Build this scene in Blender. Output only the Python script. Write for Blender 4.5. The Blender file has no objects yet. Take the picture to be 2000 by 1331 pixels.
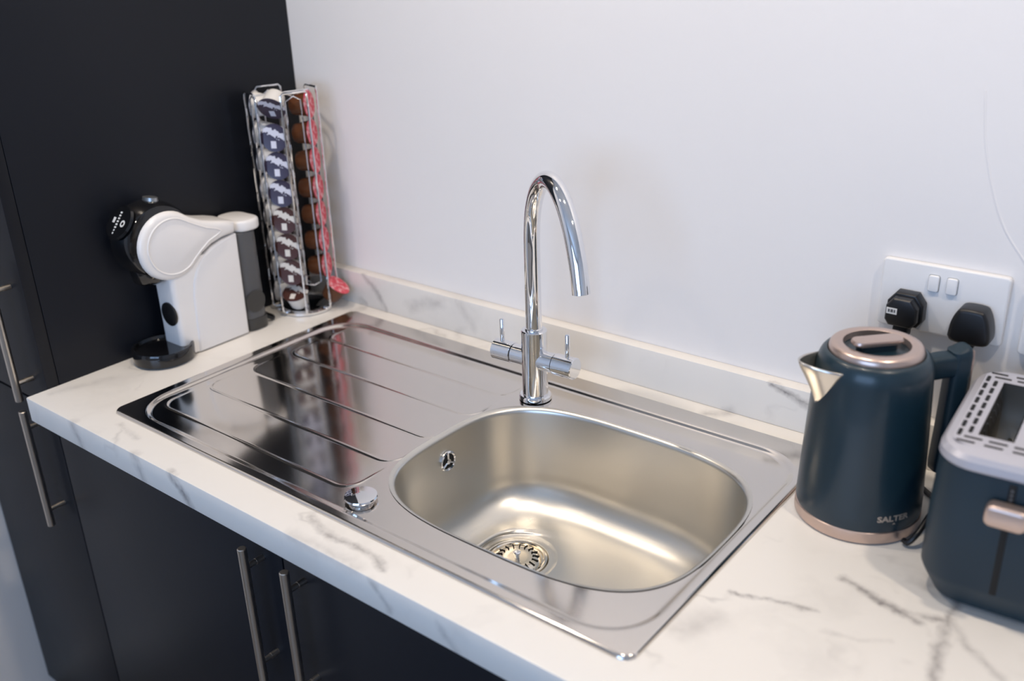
import bpy, bmesh, math, random
from mathutils import Vector, Matrix
random.seed(7)
SC = bpy.context.scene
COL = SC.collection
PI = math.pi

# ------------------------------------------------------------------ camera
# z = 0 is the top of the worktop, y = 0 the tiled-free back wall, x = 0 the side of the tall unit
cd = bpy.data.cameras.new('camera')
cam = bpy.data.objects.new('camera', cd); COL.objects.link(cam)
cam.location = (1.4579, -1.1795, 0.6593)
cam.rotation_mode = 'XYZ'
cam.rotation_euler = (1.1640, 0.0320, 0.6728)
cd.sensor_width = 36.0
cd.lens = 36.0 * 1906.0 / 2000.0
cd.clip_start = 0.02
cd.dof.use_dof = True
cd.dof.focus_distance = 1.33
cd.dof.aperture_fstop = 3.0
SC.camera = cam
SC.cycles.max_bounces = 8; SC.cycles.diffuse_bounces = 4; SC.cycles.glossy_bounces = 5

# ------------------------------------------------------------------ view + world
SC.view_settings.view_transform = 'Standard'
SC.view_settings.look = 'None'
SC.view_settings.gamma = 1.0
SC.view_settings.use_curve_mapping = False
SC.view_settings.exposure = -0.22
w = bpy.data.worlds.new('sky'); SC.world = w; w.use_nodes = True
bg = w.node_tree.nodes['Background']
bg.inputs[0].default_value = (0.62, 0.78, 1.0, 1); bg.inputs[1].default_value = 1.2

# ------------------------------------------------------------------ light: window daylight, ceiling spots come with their fittings
FLOOR, CEIL, RIGHT, FRONT, LEFT = -0.88, 1.52, 3.0, -3.0, -0.33
WIN = (0.35, 2.25, 0.0, 1.25)
def area(name, loc, rot, sx, sy, power, col):
    l = bpy.data.lights.new(name, 'AREA'); l.shape = 'RECTANGLE'; l.size = sx; l.size_y = sy
    l.energy = power; l.color = col
    o = bpy.data.objects.new(name, l); COL.objects.link(o); o.location = loc; o.rotation_euler = rot
    return o
area('window_front_offscreen', ((WIN[0]+WIN[1])/2, FRONT-0.16, (WIN[2]+WIN[3])/2), (PI/2, 0, 0), WIN[1]-WIN[0], WIN[3]-WIN[2], 40, (0.38, 0.60, 1.0))
SPOT_POWER = 30
SPOT_COL = (1.0, 0.86, 0.71)
SPOTS = [(0.10, -1.20, .24), (1.75, -0.46, 1.0), (0.95, -0.56, 1.0), (0.22, -0.56, .95)]

# ------------------------------------------------------------------ materials
def mat(name, col, rough=0.5, metal=0.0, spec=0.5, coat=0.0, bump=None, var=None, trans=0.0, ior=1.45, aniso=0.0):
    m = bpy.data.materials.new(name); m.use_nodes = True
    nt = m.node_tree; b = nt.nodes['Principled BSDF']
    b.inputs['Base Color'].default_value = (*col, 1); b.inputs['Roughness'].default_value = rough
    b.inputs['Metallic'].default_value = metal; b.inputs['Specular IOR Level'].default_value = spec
    b.inputs['Coat Weight'].default_value = coat; b.inputs['Coat Roughness'].default_value = 0.08
    b.inputs['Transmission Weight'].default_value = trans; b.inputs['IOR'].default_value = ior
    if aniso: b.inputs['Anisotropic'].default_value = aniso
    tc = nt.nodes.new('ShaderNodeTexCoord')
    if var:      # (scale, amount): gentle tone variation of the surface itself
        n = nt.nodes.new('ShaderNodeTexNoise'); n.inputs['Scale'].default_value = var[0]; n.inputs['Detail'].default_value = 4
        nt.links.new(tc.outputs['Object'], n.inputs['Vector'])
        mx = nt.nodes.new('ShaderNodeMix'); mx.data_type = 'RGBA'
        mx.inputs[6].default_value = (*[c*(1-var[1]) for c in col], 1); mx.inputs[7].default_value = (*[min(1, c*(1+var[1])) for c in col], 1)
        nt.links.new(n.outputs[0], mx.inputs[0]); nt.links.new(mx.outputs[2], b.inputs['Base Color'])
    if bump:     # (scale, strength, (sx, sy, sz))
        mp = nt.nodes.new('ShaderNodeMapping'); mp.inputs['Scale'].default_value = bump[2] if len(bump) > 2 else (1, 1, 1)
        nt.links.new(tc.outputs['Object'], mp.inputs['Vector'])
        n = nt.nodes.new('ShaderNodeTexNoise'); n.inputs['Scale'].default_value = bump[0]; n.inputs['Detail'].default_value = 3
        nt.links.new(mp.outputs[0], n.inputs['Vector'])
        bp = nt.nodes.new('ShaderNodeBump'); bp.inputs['Strength'].default_value = bump[1]; bp.inputs['Distance'].default_value = 0.002
        nt.links.new(n.outputs[0], bp.inputs['Height']); nt.links.new(bp.outputs[0], b.inputs['Normal'])
    return m

VEINS = [  # polylines of the marble print, strength, half-width
 ([(1.183,-.298,0),(1.213,-.308,0),(1.247,-.319,0),(1.269,-.324,0)], .95, .0032),
 ([(1.247,-.319,0),(1.275,-.310,0),(1.292,-.303,0),(1.293,-.265,0),(1.294,-.22,0)], .7, .0028),
 ([(1.292,-.303,0),(1.299,-.350,0),(1.302,-.377,0),(1.318,-.43,0)], .7, .0034),
 ([(1.294,-.303,0),(1.318,-.329,0),(1.344,-.350,0),(1.39,-.38,0)], .45, .003),
 ([(1.197,-.395,0),(1.233,-.383,0),(1.257,-.368,0)], .3, .0022),
 ([(1.097,-.392,0),(1.142,-.378,0),(1.181,-.366,0)], .75, .002),
 ([(1.084,-.476,0),(1.103,-.438,0)], .35, .008),
 ([(.618,-.557,0),(.658,-.572,0),(.709,-.571,0),(.749,-.569,0),(.771,-.582,0)], .62, .003),
 ([(.633,-.597,0),(.692,-.592,0),(.746,-.595,0)], .35, .005),
 ([(.02,-.565,0),(.045,-.48,0)], .3, .005),
 ([(.203,-.563,0),(.266,-.571,0)], .35, .003),
 ([(.885,-.044,0),(.909,-.03,0)], .55, .005),
 ([(.146,-.022,.078),(.164,-.022,.056),(.191,-.022,.034),(.209,-.022,.005)], .6, .0035),
 ([(.967,-.022,.060),(.991,-.022,.053),(1.03,-.022,.044)], .85, .003),
 ([(.398,-.022,.051),(.425,-.022,.019)], .35, .005),
 ([(.350,-.022,.050),(.273,-.022,.024)], .4, .006),
 ([(.300,-.600,.0),(.315,-.600,-.041)], .5, .005),
 ([(.385,-.600,0),(.406,-.600,-.014),(.428,-.600,-.041)], .8, .004),
 ([(.770,-.600,-.005),(.797,-.600,-.03)], .5, .003),
 ([(.872,-.600,-.015),(.895,-.600,-.041)], .45, .003),
 ([(.137,-.600,-.005),(.153,-.600,-.041)], .55, .005),
]
def marble():
    m = bpy.data.materials.new('marble_laminate'); m.use_nodes = True
    nt = m.node_tree; N = nt.nodes; L = nt.links.new; b = N['Principled BSDF']
    b.inputs['Roughness'].default_value = 0.32
    geo = N.new('ShaderNodeNewGeometry')
    def vm(op, a, c=None, s=None):
        n = N.new('ShaderNodeVectorMath'); n.operation = op
        for i, v in enumerate((a, c)):
            if v is None: continue
            if isinstance(v, (tuple, list, Vector)): n.inputs[i].default_value = v
            else: L(v, n.inputs[i])
        if s is not None:
            if isinstance(s, float): n.inputs['Scale'].default_value = s
            else: L(s, n.inputs['Scale'])
        return n.outputs['Value'] if op in ('DOT_PRODUCT', 'LENGTH', 'DISTANCE') else n.outputs['Vector']
    def ma(op, a, c=None, d=None, clamp=False):
        n = N.new('ShaderNodeMath'); n.operation = op; n.use_clamp = clamp
        for i, v in enumerate((a, c, d)):
            if v is None: continue
            if isinstance(v, (int, float)): n.inputs[i].default_value = v
            else: L(v, n.inputs[i])
        return n.outputs[0]
    def noise(vec, sc, det=3, rough=.5, col=False):
        n = N.new('ShaderNodeTexNoise'); n.inputs['Scale'].default_value = sc; n.inputs['Detail'].default_value = det
        n.inputs['Roughness'].default_value = rough; L(vec, n.inputs['Vector'])
        return n.outputs['Color'] if col else n.outputs[0]
    P = geo.outputs['Position']
    wv = vm('SUBTRACT', noise(P, 38, 4, .6, True), (.5, .5, .5))
    Pw = vm('ADD', P, vm('SCALE', wv, None, .020))
    brk = ma('MULTIPLY_ADD', noise(P, 55, 3), 2.2, -.45, True)     # veins come and go
    total = None
    for pts, st, hw in VEINS:
        for a, c in zip(pts[:-1], pts[1:]):
            a = Vector(a); c = Vector(c); ab = c - a
            pa = vm('SUBTRACT', Pw, a)
            t = ma('MULTIPLY', vm('DOT_PRODUCT', pa, ab), 1.0/ab.length_squared, clamp=True)
            d = vm('DISTANCE', pa, vm('SCALE', tuple(ab), None, t))
            st2 = min(1, st*1.25)
            g = ma('MULTIPLY_ADD', d, -st2/(hw*3.0), st2, True)
            g = ma('POWER', g, 1.35)
            total = g if total is None else ma('MAXIMUM', total, g)
    total = ma('MULTIPLY', total, ma('MULTIPLY_ADD', brk, .75, .25))
    # fine random veining and soft grey clouds
    P2 = vm('ADD', P, vm('SCALE', vm('SUBTRACT', noise(P, 6, 4, .55, True), (.5, .5, .5)), None, .22))
    rid = ma('ABSOLUTE', ma('SUBTRACT', noise(P2, 5.5, 2), .5))
    fine = ma('MULTIPLY', ma('MULTIPLY_ADD', rid, -42., 1., True), ma('MULTIPLY_ADD', noise(P, 9, 2), 4., -2.1, True))
    cloud = ma('MULTIPLY_ADD', noise(P2, 8, 4, .6), 2.4, -1.25, True)
    f = ma('MAXIMUM', total, ma('MULTIPLY', fine, .42))
    f = ma('ADD', f, ma('MULTIPLY', cloud, .24), None, True)
    mx = N.new('ShaderNodeMix'); mx.data_type = 'RGBA'
    mx.inputs[6].default_value = (.78, .745, .69, 1); mx.inputs[7].default_value = (.22, .20, .195, 1)
    L(f, mx.inputs[0]); L(mx.outputs[2], b.inputs['Base Color'])
    return m

M = {}
M['marble'] = marble()
M['wall'] = mat('white_wall_paint', (.82, .79, .765), .55, bump=(60, .05), var=(3, .015))
M['ceiling'] = mat('ceiling_paint', (.85, .84, .82), .8, var=(2, .01))
M['floor'] = mat('grey_floor', (.17, .155, .14), .45, var=(5, .12))
M['skirt'] = mat('white_gloss_wood', (.78, .77, .75), .3, var=(4, .02))
M['navy'] = mat('navy_satin_board', (.0068, .0082, .0125), .40, spec=.32, var=(3, .06), bump=(90, .02))
M['navy_edge'] = mat('navy_edge', (.016, .018, .024), .5, var=(5, .05))
M['steel'] = mat('brushed_steel', (.74, .69, .635), .11, 1.0, var=(3, .03))
M['steel_bowl'] = mat('satin_steel', (.66, .635, .585), .33, 1.0, var=(5, .04), bump=(24, .02, (1, 10, 1)))
M['chrome'] = mat('chrome', (.86, .86, .87), .04, 1.0, var=(2, .01))
M['strain'] = mat('polished_strainer_steel', (.72, .66, .56), .14, 1.0, var=(6, .05))
M['nickel'] = mat('brushed_nickel', (.64, .58, .51), .28, 1.0, var=(8, .04))
M['black'] = mat('black_plastic', (.008, .008, .009), .38, var=(6, .1))
M['black_gloss'] = mat('black_gloss_plastic', (.006, .006, .007), .07, coat=.5, var=(4, .1))
M['dark_hole'] = mat('dark_opening', (.004, .004, .004), .7, var=(4, .1))
M['white_gloss'] = mat('white_gloss_plastic', (.83, .81, .79), .28, coat=.15, var=(3, .01))
M['white_panel'] = mat('white_matte_plastic', (.80, .78, .765), .4, var=(3, .01))
M['socket'] = mat('white_socket_plastic', (.76, .75, .74), .3, var=(3, .01))
M['rocker'] = mat('white_rocker_plastic', (.82, .81, .80), .22, var=(3, .01))
M['icon'] = mat('white_print', (.75, .75, .73), .4, var=(6, .02))
M['icon_grey'] = mat('grey_print', (.10, .10, .10), .5, var=(6, .02))
M['tank'] = mat('smoked_clear_plastic', (.15, .15, .155), .14, trans=.35, ior=1.3, var=(3, .04))
M['tank_foot'] = mat('dark_grey_plastic', (.045, .043, .04), .35, var=(4, .05))
M['grey_btn'] = mat('grey_metal_button', (.35, .36, .36), .3, .8, var=(6, .04))
M['teal'] = mat('blue_grey_enamel', (.0075, .024, .036), .33, spec=.55, coat=.15, var=(3, .04))
M['teal_matt'] = mat('blue_grey_matt', (.010, .026, .039), .45, spec=.42, var=(3, .04))
M['rose'] = mat('champagne_metal', (.58, .45, .39), .30, .85, var=(6, .03))
M['rose_print'] = mat('champagne_print', (.50, .42, .35), .35, .5, var=(6, .02))
M['spout'] = mat('polished_spout_steel', (.74, .69, .62), .20, .95, var=(6, .03))
M['silver'] = mat('silver_plastic', (.50, .49, .53), .33, .35, var=(4, .02))
M['inner'] = mat('toaster_inner_steel', (.20, .19, .17), .35, .9, var=(8, .1))
M['cup_brown'] = mat('brown_capsule_plastic', (.10, .032, .010), .35, trans=.0, var=(12, .25))
M['cup_white'] = mat('white_capsule_plastic', (.72, .70, .67), .35, var=(6, .03))
M['cup_dark'] = mat('dark_capsule_plastic', (.020, .010, .007), .35, var=(8, .1))
M['lid_white'] = None
M['glass'] = mat('window_glass', (1, 1, 1), .0, trans=1.0, ior=1.01, var=(1, .0))
M['lamp'] = None

def lid_mat(name, base, alt, kind):
    m = bpy.data.materials.new(name); m.use_nodes = True
    nt = m.node_tree; N = nt.nodes; L = nt.links.new; b = N['Principled BSDF']; b.inputs['Roughness'].default_value = .3
    tc = N.new('ShaderNodeTexCoord'); oi = N.new('ShaderNodeObjectInfo')
    mx = N.new('ShaderNodeMix'); mx.data_type = 'RGBA'
    mx.inputs[6].default_value = (*base, 1); mx.inputs[7].default_value = (*alt, 1)
    def ma(op, a, c=None, d=None, clamp=False):
        n = N.new('ShaderNodeMath'); n.operation = op; n.use_clamp = clamp
        for i, v in enumerate((a, c, d)):
            if v is None: continue
            if isinstance(v, (int, float)): n.inputs[i].default_value = v
            else: L(v, n.inputs[i])
        return n.outputs[0]
    sep = N.new('ShaderNodeSeparateXYZ'); L(tc.outputs['Object'], sep.inputs[0])
    no = N.new('ShaderNodeTexNoise'); no.inputs['Detail'].default_value = 1
    L(tc.outputs['Object'], no.inputs['Vector'])
    u, v = sep.outputs[1], sep.outputs[2]
    if kind == 'print':     # a slanted white band of script and a small white square below it
        no.inputs['Scale'].default_value = 160
        band = ma('ABSOLUTE', ma('ADD', ma('MULTIPLY_ADD', u, .35, -.008), v))
        band = ma('LESS_THAN', ma('ADD', band, ma('MULTIPLY', ma('SUBTRACT', no.outputs[0], .5), .018)), .0055)
        sq = ma('MULTIPLY', ma('LESS_THAN', ma('ABSOLUTE', ma('ADD', u, .002)), .0048), ma('LESS_THAN', ma('ABSOLUTE', ma('ADD', v, .0115)), .0062))
        f = ma('MAXIMUM', band, sq)
    else:
        no.inputs['Scale'].default_value = 150
        f = ma('MULTIPLY_ADD', no.outputs[0], 7., -3.4, True)
    L(f, mx.inputs[0]); L(mx.outputs[2], b.inputs['Base Color'])
    return m
M['lid_brown'] = lid_mat('brown_printed_lid', (.060, .018, .013), (.72, .68, .62), 'print')
M['lid_violet'] = lid_mat('violet_printed_lid', (.036, .024, .052), (.66, .66, .74), 'print')
M['lid_pink'] = lid_mat('pink_printed_lid', (.62, .055, .085), (.78, .36, .38), 'noise')
M['lid_white'] = lid_mat('white_printed_lid', (.62, .62, .66), (.25, .24, .28), 'noise')

# ------------------------------------------------------------------ mesh helpers
def empty(name, loc, rz=0.0):
    o = bpy.data.objects.new(name, None); COL.objects.link(o); o.location = loc; o.rotation_euler = (0, 0, rz)
    o.empty_display_size = .05
    return o
def tag(o, label=None, cat=None, group=None, kind=None):
    if label: o['label'] = label
    if cat: o['category'] = cat
    if group: o['group'] = group
    if kind: o['kind'] = kind
    return o
def finish(name, bm, m, parent=None, smooth=True, angle=40, origin=None):
    bmesh.ops.remove_doubles(bm, verts=bm.verts, dist=1e-6)
    bmesh.ops.recalc_face_normals(bm, faces=bm.faces)
    if smooth:
        for f in bm.faces: f.smooth = True
        ca = math.radians(angle)
        for e in bm.edges:
            if len(e.link_faces) == 2:
                try: e.smooth = e.calc_face_angle() < ca
                except Exception: pass
    if origin is not None:
        for v in bm.verts: v.co -= Vector(origin)
    me = bpy.data.meshes.new(name); bm.to_mesh(me); bm.free()
    me.materials.append(m)
    o = bpy.data.objects.new(name, me); COL.objects.link(o)
    if origin is not None: o.location = origin
    if parent: o.parent = parent
    return o
def add_box(bm, lo, hi, bev=0.0, seg=2):
    r = bmesh.ops.create_cube(bm, size=1.0)
    c = [(a+b)/2 for a, b in zip(lo, hi)]; s = [b-a for a, b in zip(lo, hi)]
    for v in r['verts']: v.co = Vector((c[0]+v.co.x*s[0], c[1]+v.co.y*s[1], c[2]+v.co.z*s[2]))
    if bev:
        es = list({e for v in r['verts'] for e in v.link_edges})
        bmesh.ops.bevel(bm, geom=es, offset=bev, segments=seg, affect='EDGES', profile=.5)
def box(name, lo, hi, m, parent=None, bev=0.0, seg=2):
    bm = bmesh.new(); add_box(bm, lo, hi, bev, seg); return finish(name, bm, m, parent)
def add_lathe(bm, prof, c=(0, 0, 0), n=48, axis='z', close=True):
    rings = []
    for r, z in prof:
        ring = []
        for k in range(n):
            a = 2*PI*k/n
            p = (r*math.cos(a), r*math.sin(a), z)
            if axis == 'x': p = (z, r*math.cos(a), r*math.sin(a))
            if axis == 'y': p = (r*math.cos(a), z, r*math.sin(a))
            ring.append(bm.verts.new((c[0]+p[0], c[1]+p[1], c[2]+p[2])))
        rings.append(ring)
    for a, b in zip(rings[:-1], rings[1:]):
        for k in range(n): bm.faces.new((a[k], a[(k+1) % n], b[(k+1) % n], b[k]))
    if close:
        bm.faces.new(rings[0][::-1]); bm.faces.new(rings[-1])
def lathe(name, prof, c, m, parent=None, n=48, axis='z', close=True, angle=40):
    bm = bmesh.new(); add_lathe(bm, prof, c, n, axis, close); return finish(name, bm, m, parent, angle=angle)
def add_tube(bm, pts, r, n=12, cap=True, closed=False, sect=None):
    pts = [Vector(p) for p in pts]; rings = []
    N = len(pts); up = None
    for i, p in enumerate(pts):
        if closed: d = (pts[(i+1) % N]-pts[i-1])
        else: d = pts[min(i+1, N-1)]-pts[max(i-1, 0)]
        d.normalize()
        if up is None:
            up = Vector((0, 0, 1)) if abs(d.z) < .9 else Vector((1, 0, 0))
        x = d.cross(up).normalized(); up = x.cross(d).normalized()
        rr = r[i] if isinstance(r, (list, tuple)) else r
        if sect: ring = [bm.verts.new(p + x*sx + up*sy) for sx, sy in sect]
        else: ring = [bm.verts.new(p + (x*math.cos(2*PI*k/n)+up*math.sin(2*PI*k/n))*rr) for k in range(n)]
        rings.append(ring)
    n = len(rings[0])
    pairs = list(zip(rings[:-1], rings[1:]))
    if closed: pairs.append((rings[-1], rings[0]))
    for a, b in pairs:
        for k in range(n): bm.faces.new((a[k], a[(k+1) % n], b[(k+1) % n], b[k]))
    if cap and not closed: bm.faces.new(rings[0][::-1]); bm.faces.new(rings[-1])
def tube(name, pts, r, m, parent=None, n=12, closed=False):
    bm = bmesh.new(); add_tube(bm, pts, r, n, True, closed); return finish(name, bm, m, parent)
def spline(pts, k=8):
    pts = [Vector(p) for p in pts]; out = []
    P = [2*pts[0]-pts[1]] + pts + [2*pts[-1]-pts[-2]]
    for i in range(1, len(P)-2):
        a, b, c, d = P[i-1:i+3]
        for j in range(k):
            t = j/k
            out.append(.5*((2*b)+(c-a)*t+(2*a-5*b+4*c-d)*t*t+(3*b-a-3*c+d)*t**3))
    out.append(pts[-1]); return out
def rrect(x0, x1, y0, y1, r, k=6):
    out = []
    for cx, cy, a0 in ((x1-r, y1-r, 0), (x0+r, y1-r, 90), (x0+r, y0+r, 180), (x1-r, y0+r, 270)):
        for j in range(k+1):
            a = math.radians(a0+90*j/k); out.append((cx+r*math.cos(a), cy+r*math.sin(a)))
    return out
def extrude(name, prof, axis, a, b, m, parent=None, bev=0.0, seg=3, angle=40):
    """prof: list of 2-D points in the plane across `axis`, pushed from a to b."""
    bm = bmesh.new()
    def p3(q, t):
        return {'x': (t, q[0], q[1]), 'y': (q[0], t, q[1]), 'z': (q[0], q[1], t)}[axis]
    lo = [bm.verts.new(p3(q, a)) for q in prof]; hi = [bm.verts.new(p3(q, b)) for q in prof]
    n = len(prof)
    f1 = bm.faces.new(lo[::-1]); f2 = bm.faces.new(hi)
    for k in range(n): bm.faces.new((lo[k], lo[(k+1) % n], hi[(k+1) % n], hi[k]))
    if bev:
        bmesh.ops.recalc_face_normals(bm, faces=bm.faces)
        bmesh.ops.bevel(bm, geom=list(set(f1.edges) | set(f2.edges)), offset=bev, segments=seg, affect='EDGES', profile=.5)
    return finish(name, bm, m, parent, angle=angle)
def copy_tree(o, parent=None):
    c = o.copy(); COL.objects.link(c); c.parent = parent
    for ch in list(o.children): copy_tree(ch, c)
    return c

# ================================================================== STRUCTURE
def struct(o): o['kind'] = 'structure'; return o
T = .12
struct(box('wall_back', (LEFT-T, 0, FLOOR), (RIGHT+T, T, CEIL), M['wall']))
struct(box('wall_left', (LEFT-T, FRONT-T, FLOOR), (LEFT, 0, CEIL), M['wall']))
struct(box('wall_right', (RIGHT, FRONT-T, FLOOR), (RIGHT+T, 0, CEIL), M['wall']))
bm = bmesh.new()
for lo, hi in (((LEFT, FLOOR), (WIN[0], CEIL)), ((WIN[1], FLOOR), (RIGHT, CEIL)), ((WIN[0], FLOOR), (WIN[1], WIN[2])), ((WIN[0], WIN[3]), (WIN[1], CEIL))):
    add_box(bm, (lo[0], FRONT-T, lo[1]), (hi[0], FRONT, hi[1]))
struct(finish('wall_front', bm, M['wall']))
struct(box('floor', (LEFT-T, FRONT-T, FLOOR-.1), (RIGHT+T, T, FLOOR), M['floor']))
struct(box('ceiling', (LEFT-T, FRONT-T, CEIL), (RIGHT+T, T, CEIL+.1), M['ceiling']))
struct(box('baseboard_left', (LEFT, FRONT, FLOOR), (LEFT+.016, -.585, FLOOR+.105), M['skirt'], None, .005))
bm = bmesh.new()
fw = .05
add_box(bm, (WIN[0], FRONT-.09, WIN[2]), (WIN[0]+fw, FRONT-.03, WIN[3]), .004)
add_box(bm, (WIN[1]-fw, FRONT-.09, WIN[2]), (WIN[1], FRONT-.03, WIN[3]), .004)
add_box(bm, (WIN[0], FRONT-.09, WIN[2]), (WIN[1], FRONT-.03, WIN[2]+fw), .004)
add_box(bm, (WIN[0], FRONT-.09, WIN[3]-fw), (WIN[1], FRONT-.03, WIN[3]), .004)
mx_ = (WIN[0]+WIN[1])/2
add_box(bm, (mx_-.03, FRONT-.09, WIN[2]), (mx_+.03, FRONT-.03, WIN[3]), .004)
struct(finish('window_1', bm, M['skirt']))
# fine run of paint on the wall above the sockets
bm = bmesh.new()
add_tube(bm, spline([(1.178, 0, .47), (1.187, 0, .413), (1.203, 0, .36), (1.222, 0, .318), (1.247, 0, .285), (1.262, 0, .262)], 6), .0011, 6)
for v in bm.verts: v.co.y = -.0003 + v.co.y*.45
struct(finish('paint_run_1', bm, M['wall']))

# ceiling downlights: each lamp's own light sits in its fitting
def lamp_mat():
    m = bpy.data.materials.new('lamp_glow'); m.use_nodes = True
    b = m.node_tree.nodes['Principled BSDF']; b.inputs['Emission Color'].default_value = (*SPOT_COL, 1); b.inputs['Emission Strength'].default_value = 20
    return m
M['lamp'] = lamp_mat()
for i, (x, y, pw) in enumerate(SPOTS):
    t = empty('ceiling_downlight', (x, y, CEIL))
    tag(t, 'small round chrome ceiling downlight shining warm light on the worktop', 'light', 'downlights in the ceiling')
    lathe('bezel', [(.043, 0), (.043, -.004), (.034, -.006), (.034, -.001)], (0, 0, 0), M['chrome'], t, 32)
    lathe('bulb', [(.033, 0), (.033, -.0035), (.02, -.0045)], (0, 0, 0), M['lamp'], t, 24)
    l = bpy.data.lights.new('ceiling_downlight_offscreen', 'SPOT'); l.energy = SPOT_POWER*pw; l.color = SPOT_COL
    l.spot_size = math.radians(140); l.spot_blend = .8; l.shadow_soft_size = .035
    o = bpy.data.objects.new('ceiling_downlight_offscreen', l); COL.objects.link(o); o.location = (x, y, CEIL-.03)

# ================================================================== KITCHEN UNITS
WTH = .0413
WR = 2.30
def bar_handle(parent, x, ydoor, ztop, length=.217, cc=.156):
    bm = bmesh.new()
    yb = ydoor-.029
    add_lathe(bm, [(.0052, ztop-length), (.0062, ztop-length+.001), (.0062, ztop-.001), (.0052, ztop)], (x, yb, 0), 20)
    for s in (-1, 1):
        add_lathe(bm, [(.0040, yb+.003), (.0040, ydoor-.012), (.0044, ydoor-.012), (.0044, ydoor+.0005)], (x, 0, ztop-length/2+s*cc/2), 16, 'y')
    return finish('handle', bm, M['nickel'], parent)
DY = -.565
def wpart(o, e):      # meshes built in world coordinates, moved under an Empty
    return o
# tall unit (fridge housing)
tall = empty('tall_cabinet', (0, 0, 0))
tag(tall, 'tall navy cupboard standing at the end of the worktop', 'cupboard')
TL = LEFT+.004
bm = bmesh.new()
add_box(bm, (TL, -.54, FLOOR+.12), (TL+.018, -.001, 1.36))
add_box(bm, (TL, -.54, FLOOR+.12), (-.02, -.001, FLOOR+.138)); add_box(bm, (TL, -.54, 1.342), (-.02, -.001, 1.36)); add_box(bm, (TL, -.02, FLOOR+.12), (-.02, -.001, 1.36))
finish('carcass', bm, M['navy_edge'], tall)
box('end_panel', (-.02, -.5445, FLOOR), (0, -.0005, 1.36), M['navy'], tall, .0008)
d = box('door', (TL, DY, -.0325), (-.0005, -.545, 1.36), M['navy'], tall, .0012); bar_handle(d, -.042, DY, .196)
d = box('door', (TL, DY, FLOOR+.125), (-.0005, -.545, -.0365), M['navy'], tall, .0012); bar_handle(d, -.042, DY, -.039)
box('plinth', (TL, -.50, FLOOR), (-.021, -.484, FLOOR+.12), M['navy_edge'], tall)

def base_unit(x0, x1, label, handles):
    e = empty('base_cabinet', (0, 0, 0)); tag(e, label, 'cupboard')
    zt = -WTH-.0005
    bm = bmesh.new()
    add_box(bm, (x0, -.54, FLOOR+.12), (x0+.018, -.03, zt)); add_box(bm, (x1-.018, -.54, FLOOR+.12), (x1, -.03, zt))
    add_box(bm, (x0, -.54, FLOOR+.12), (x1, -.03, FLOOR+.138)); add_box(bm, (x0, -.038, FLOOR+.12), (x1, -.03, zt))
    finish('carcass', bm, M['navy_edge'], e)
    mid = (x0+x1)/2
    for a, b, h in ((x0+.0015, mid-.0015, handles[0]), (mid+.0015, x1-.0015, handles[1])):
        d = box('door', (a, DY, FLOOR+.125), (b, -.545, zt-.004), M['navy'], e, .0012)
        bar_handle(d, h, DY, -.069)
    box('plinth', (x0, -.50, FLOOR), (x1, -.484, FLOOR+.12), M['navy_edge'], e)
    return e
base_unit(.001, 1.119, 'navy two-door base cupboard under the sink with paired bar handles', (.518, .602))
base_unit(1.121, 2.28, 'navy two-door base cupboard under the worktop below the toaster', (1.66, 1.745))

# worktop with the sink cut-out
S0, S1, SF, SB = .1584, 1.0715, -.5475, -.0568
bm = bmesh.new()
xs = [.0005, S0+.02, S1-.02, WR]; ys = [-.6, SF+.02, SB-.02, -.0005]
vt = [[bm.verts.new((x, y, 0)) for y in ys] for x in xs]; vb = [[bm.verts.new((x, y, -WTH)) for y in ys] for x in xs]
for i in range(3):
    for j in range(3):
        if i == 1 and j == 1: continue
        bm.faces.new((vt[i][j], vt[i+1][j], vt[i+1][j+1], vt[i][j+1])); bm.faces.new((vb[i][j], vb[i][j+1], vb[i+1][j+1], vb[i+1][j]))
for i in range(3):
    bm.faces.new((vt[i][0], vb[i][0], vb[i+1][0], vt[i+1][0])); bm.faces.new((vt[i][3], vt[i+1][3], vb[i+1][3], vb[i][3]))
    bm.faces.new((vt[0][i], vt[0][i+1], vb[0][i+1], vb[0][i])); bm.faces.new((vt[3][i], vb[3][i], vb[3][i+1], vt[3][i+1]))
for (a, b) in (((1, 1), (2, 1)), ((2, 1), (2, 2)), ((2, 2), (1, 2)), ((1, 2), (1, 1))):
    bm.faces.new((vt[a[0]][a[1]], vt[b[0]][b[1]], vb[b[0]][b[1]], vb[a[0]][a[1]]))
bmesh.ops.recalc_face_normals(bm, faces=bm.faces)
fe = [e for e in bm.edges if all(abs(v.co.y+.6) < 1e-6 for v in e.verts) and abs(e.verts[0].co.z-e.verts[1].co.z) < 1e-6]
bmesh.ops.bevel(bm, geom=fe, offset=.0018, segments=2, affect='EDGES', profile=.5)
o = finish('worktop', bm, M['marble']); tag(o, 'white marble-effect worktop with grey veins and a square front edge', 'worktop')
o = box('upstand', (.0005, -.0222, .0002), (WR, -.0005, .0635), M['marble'], None, .0008)
tag(o, 'low marble-effect upstand strip running along the wall behind the sink', 'upstand')

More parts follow.
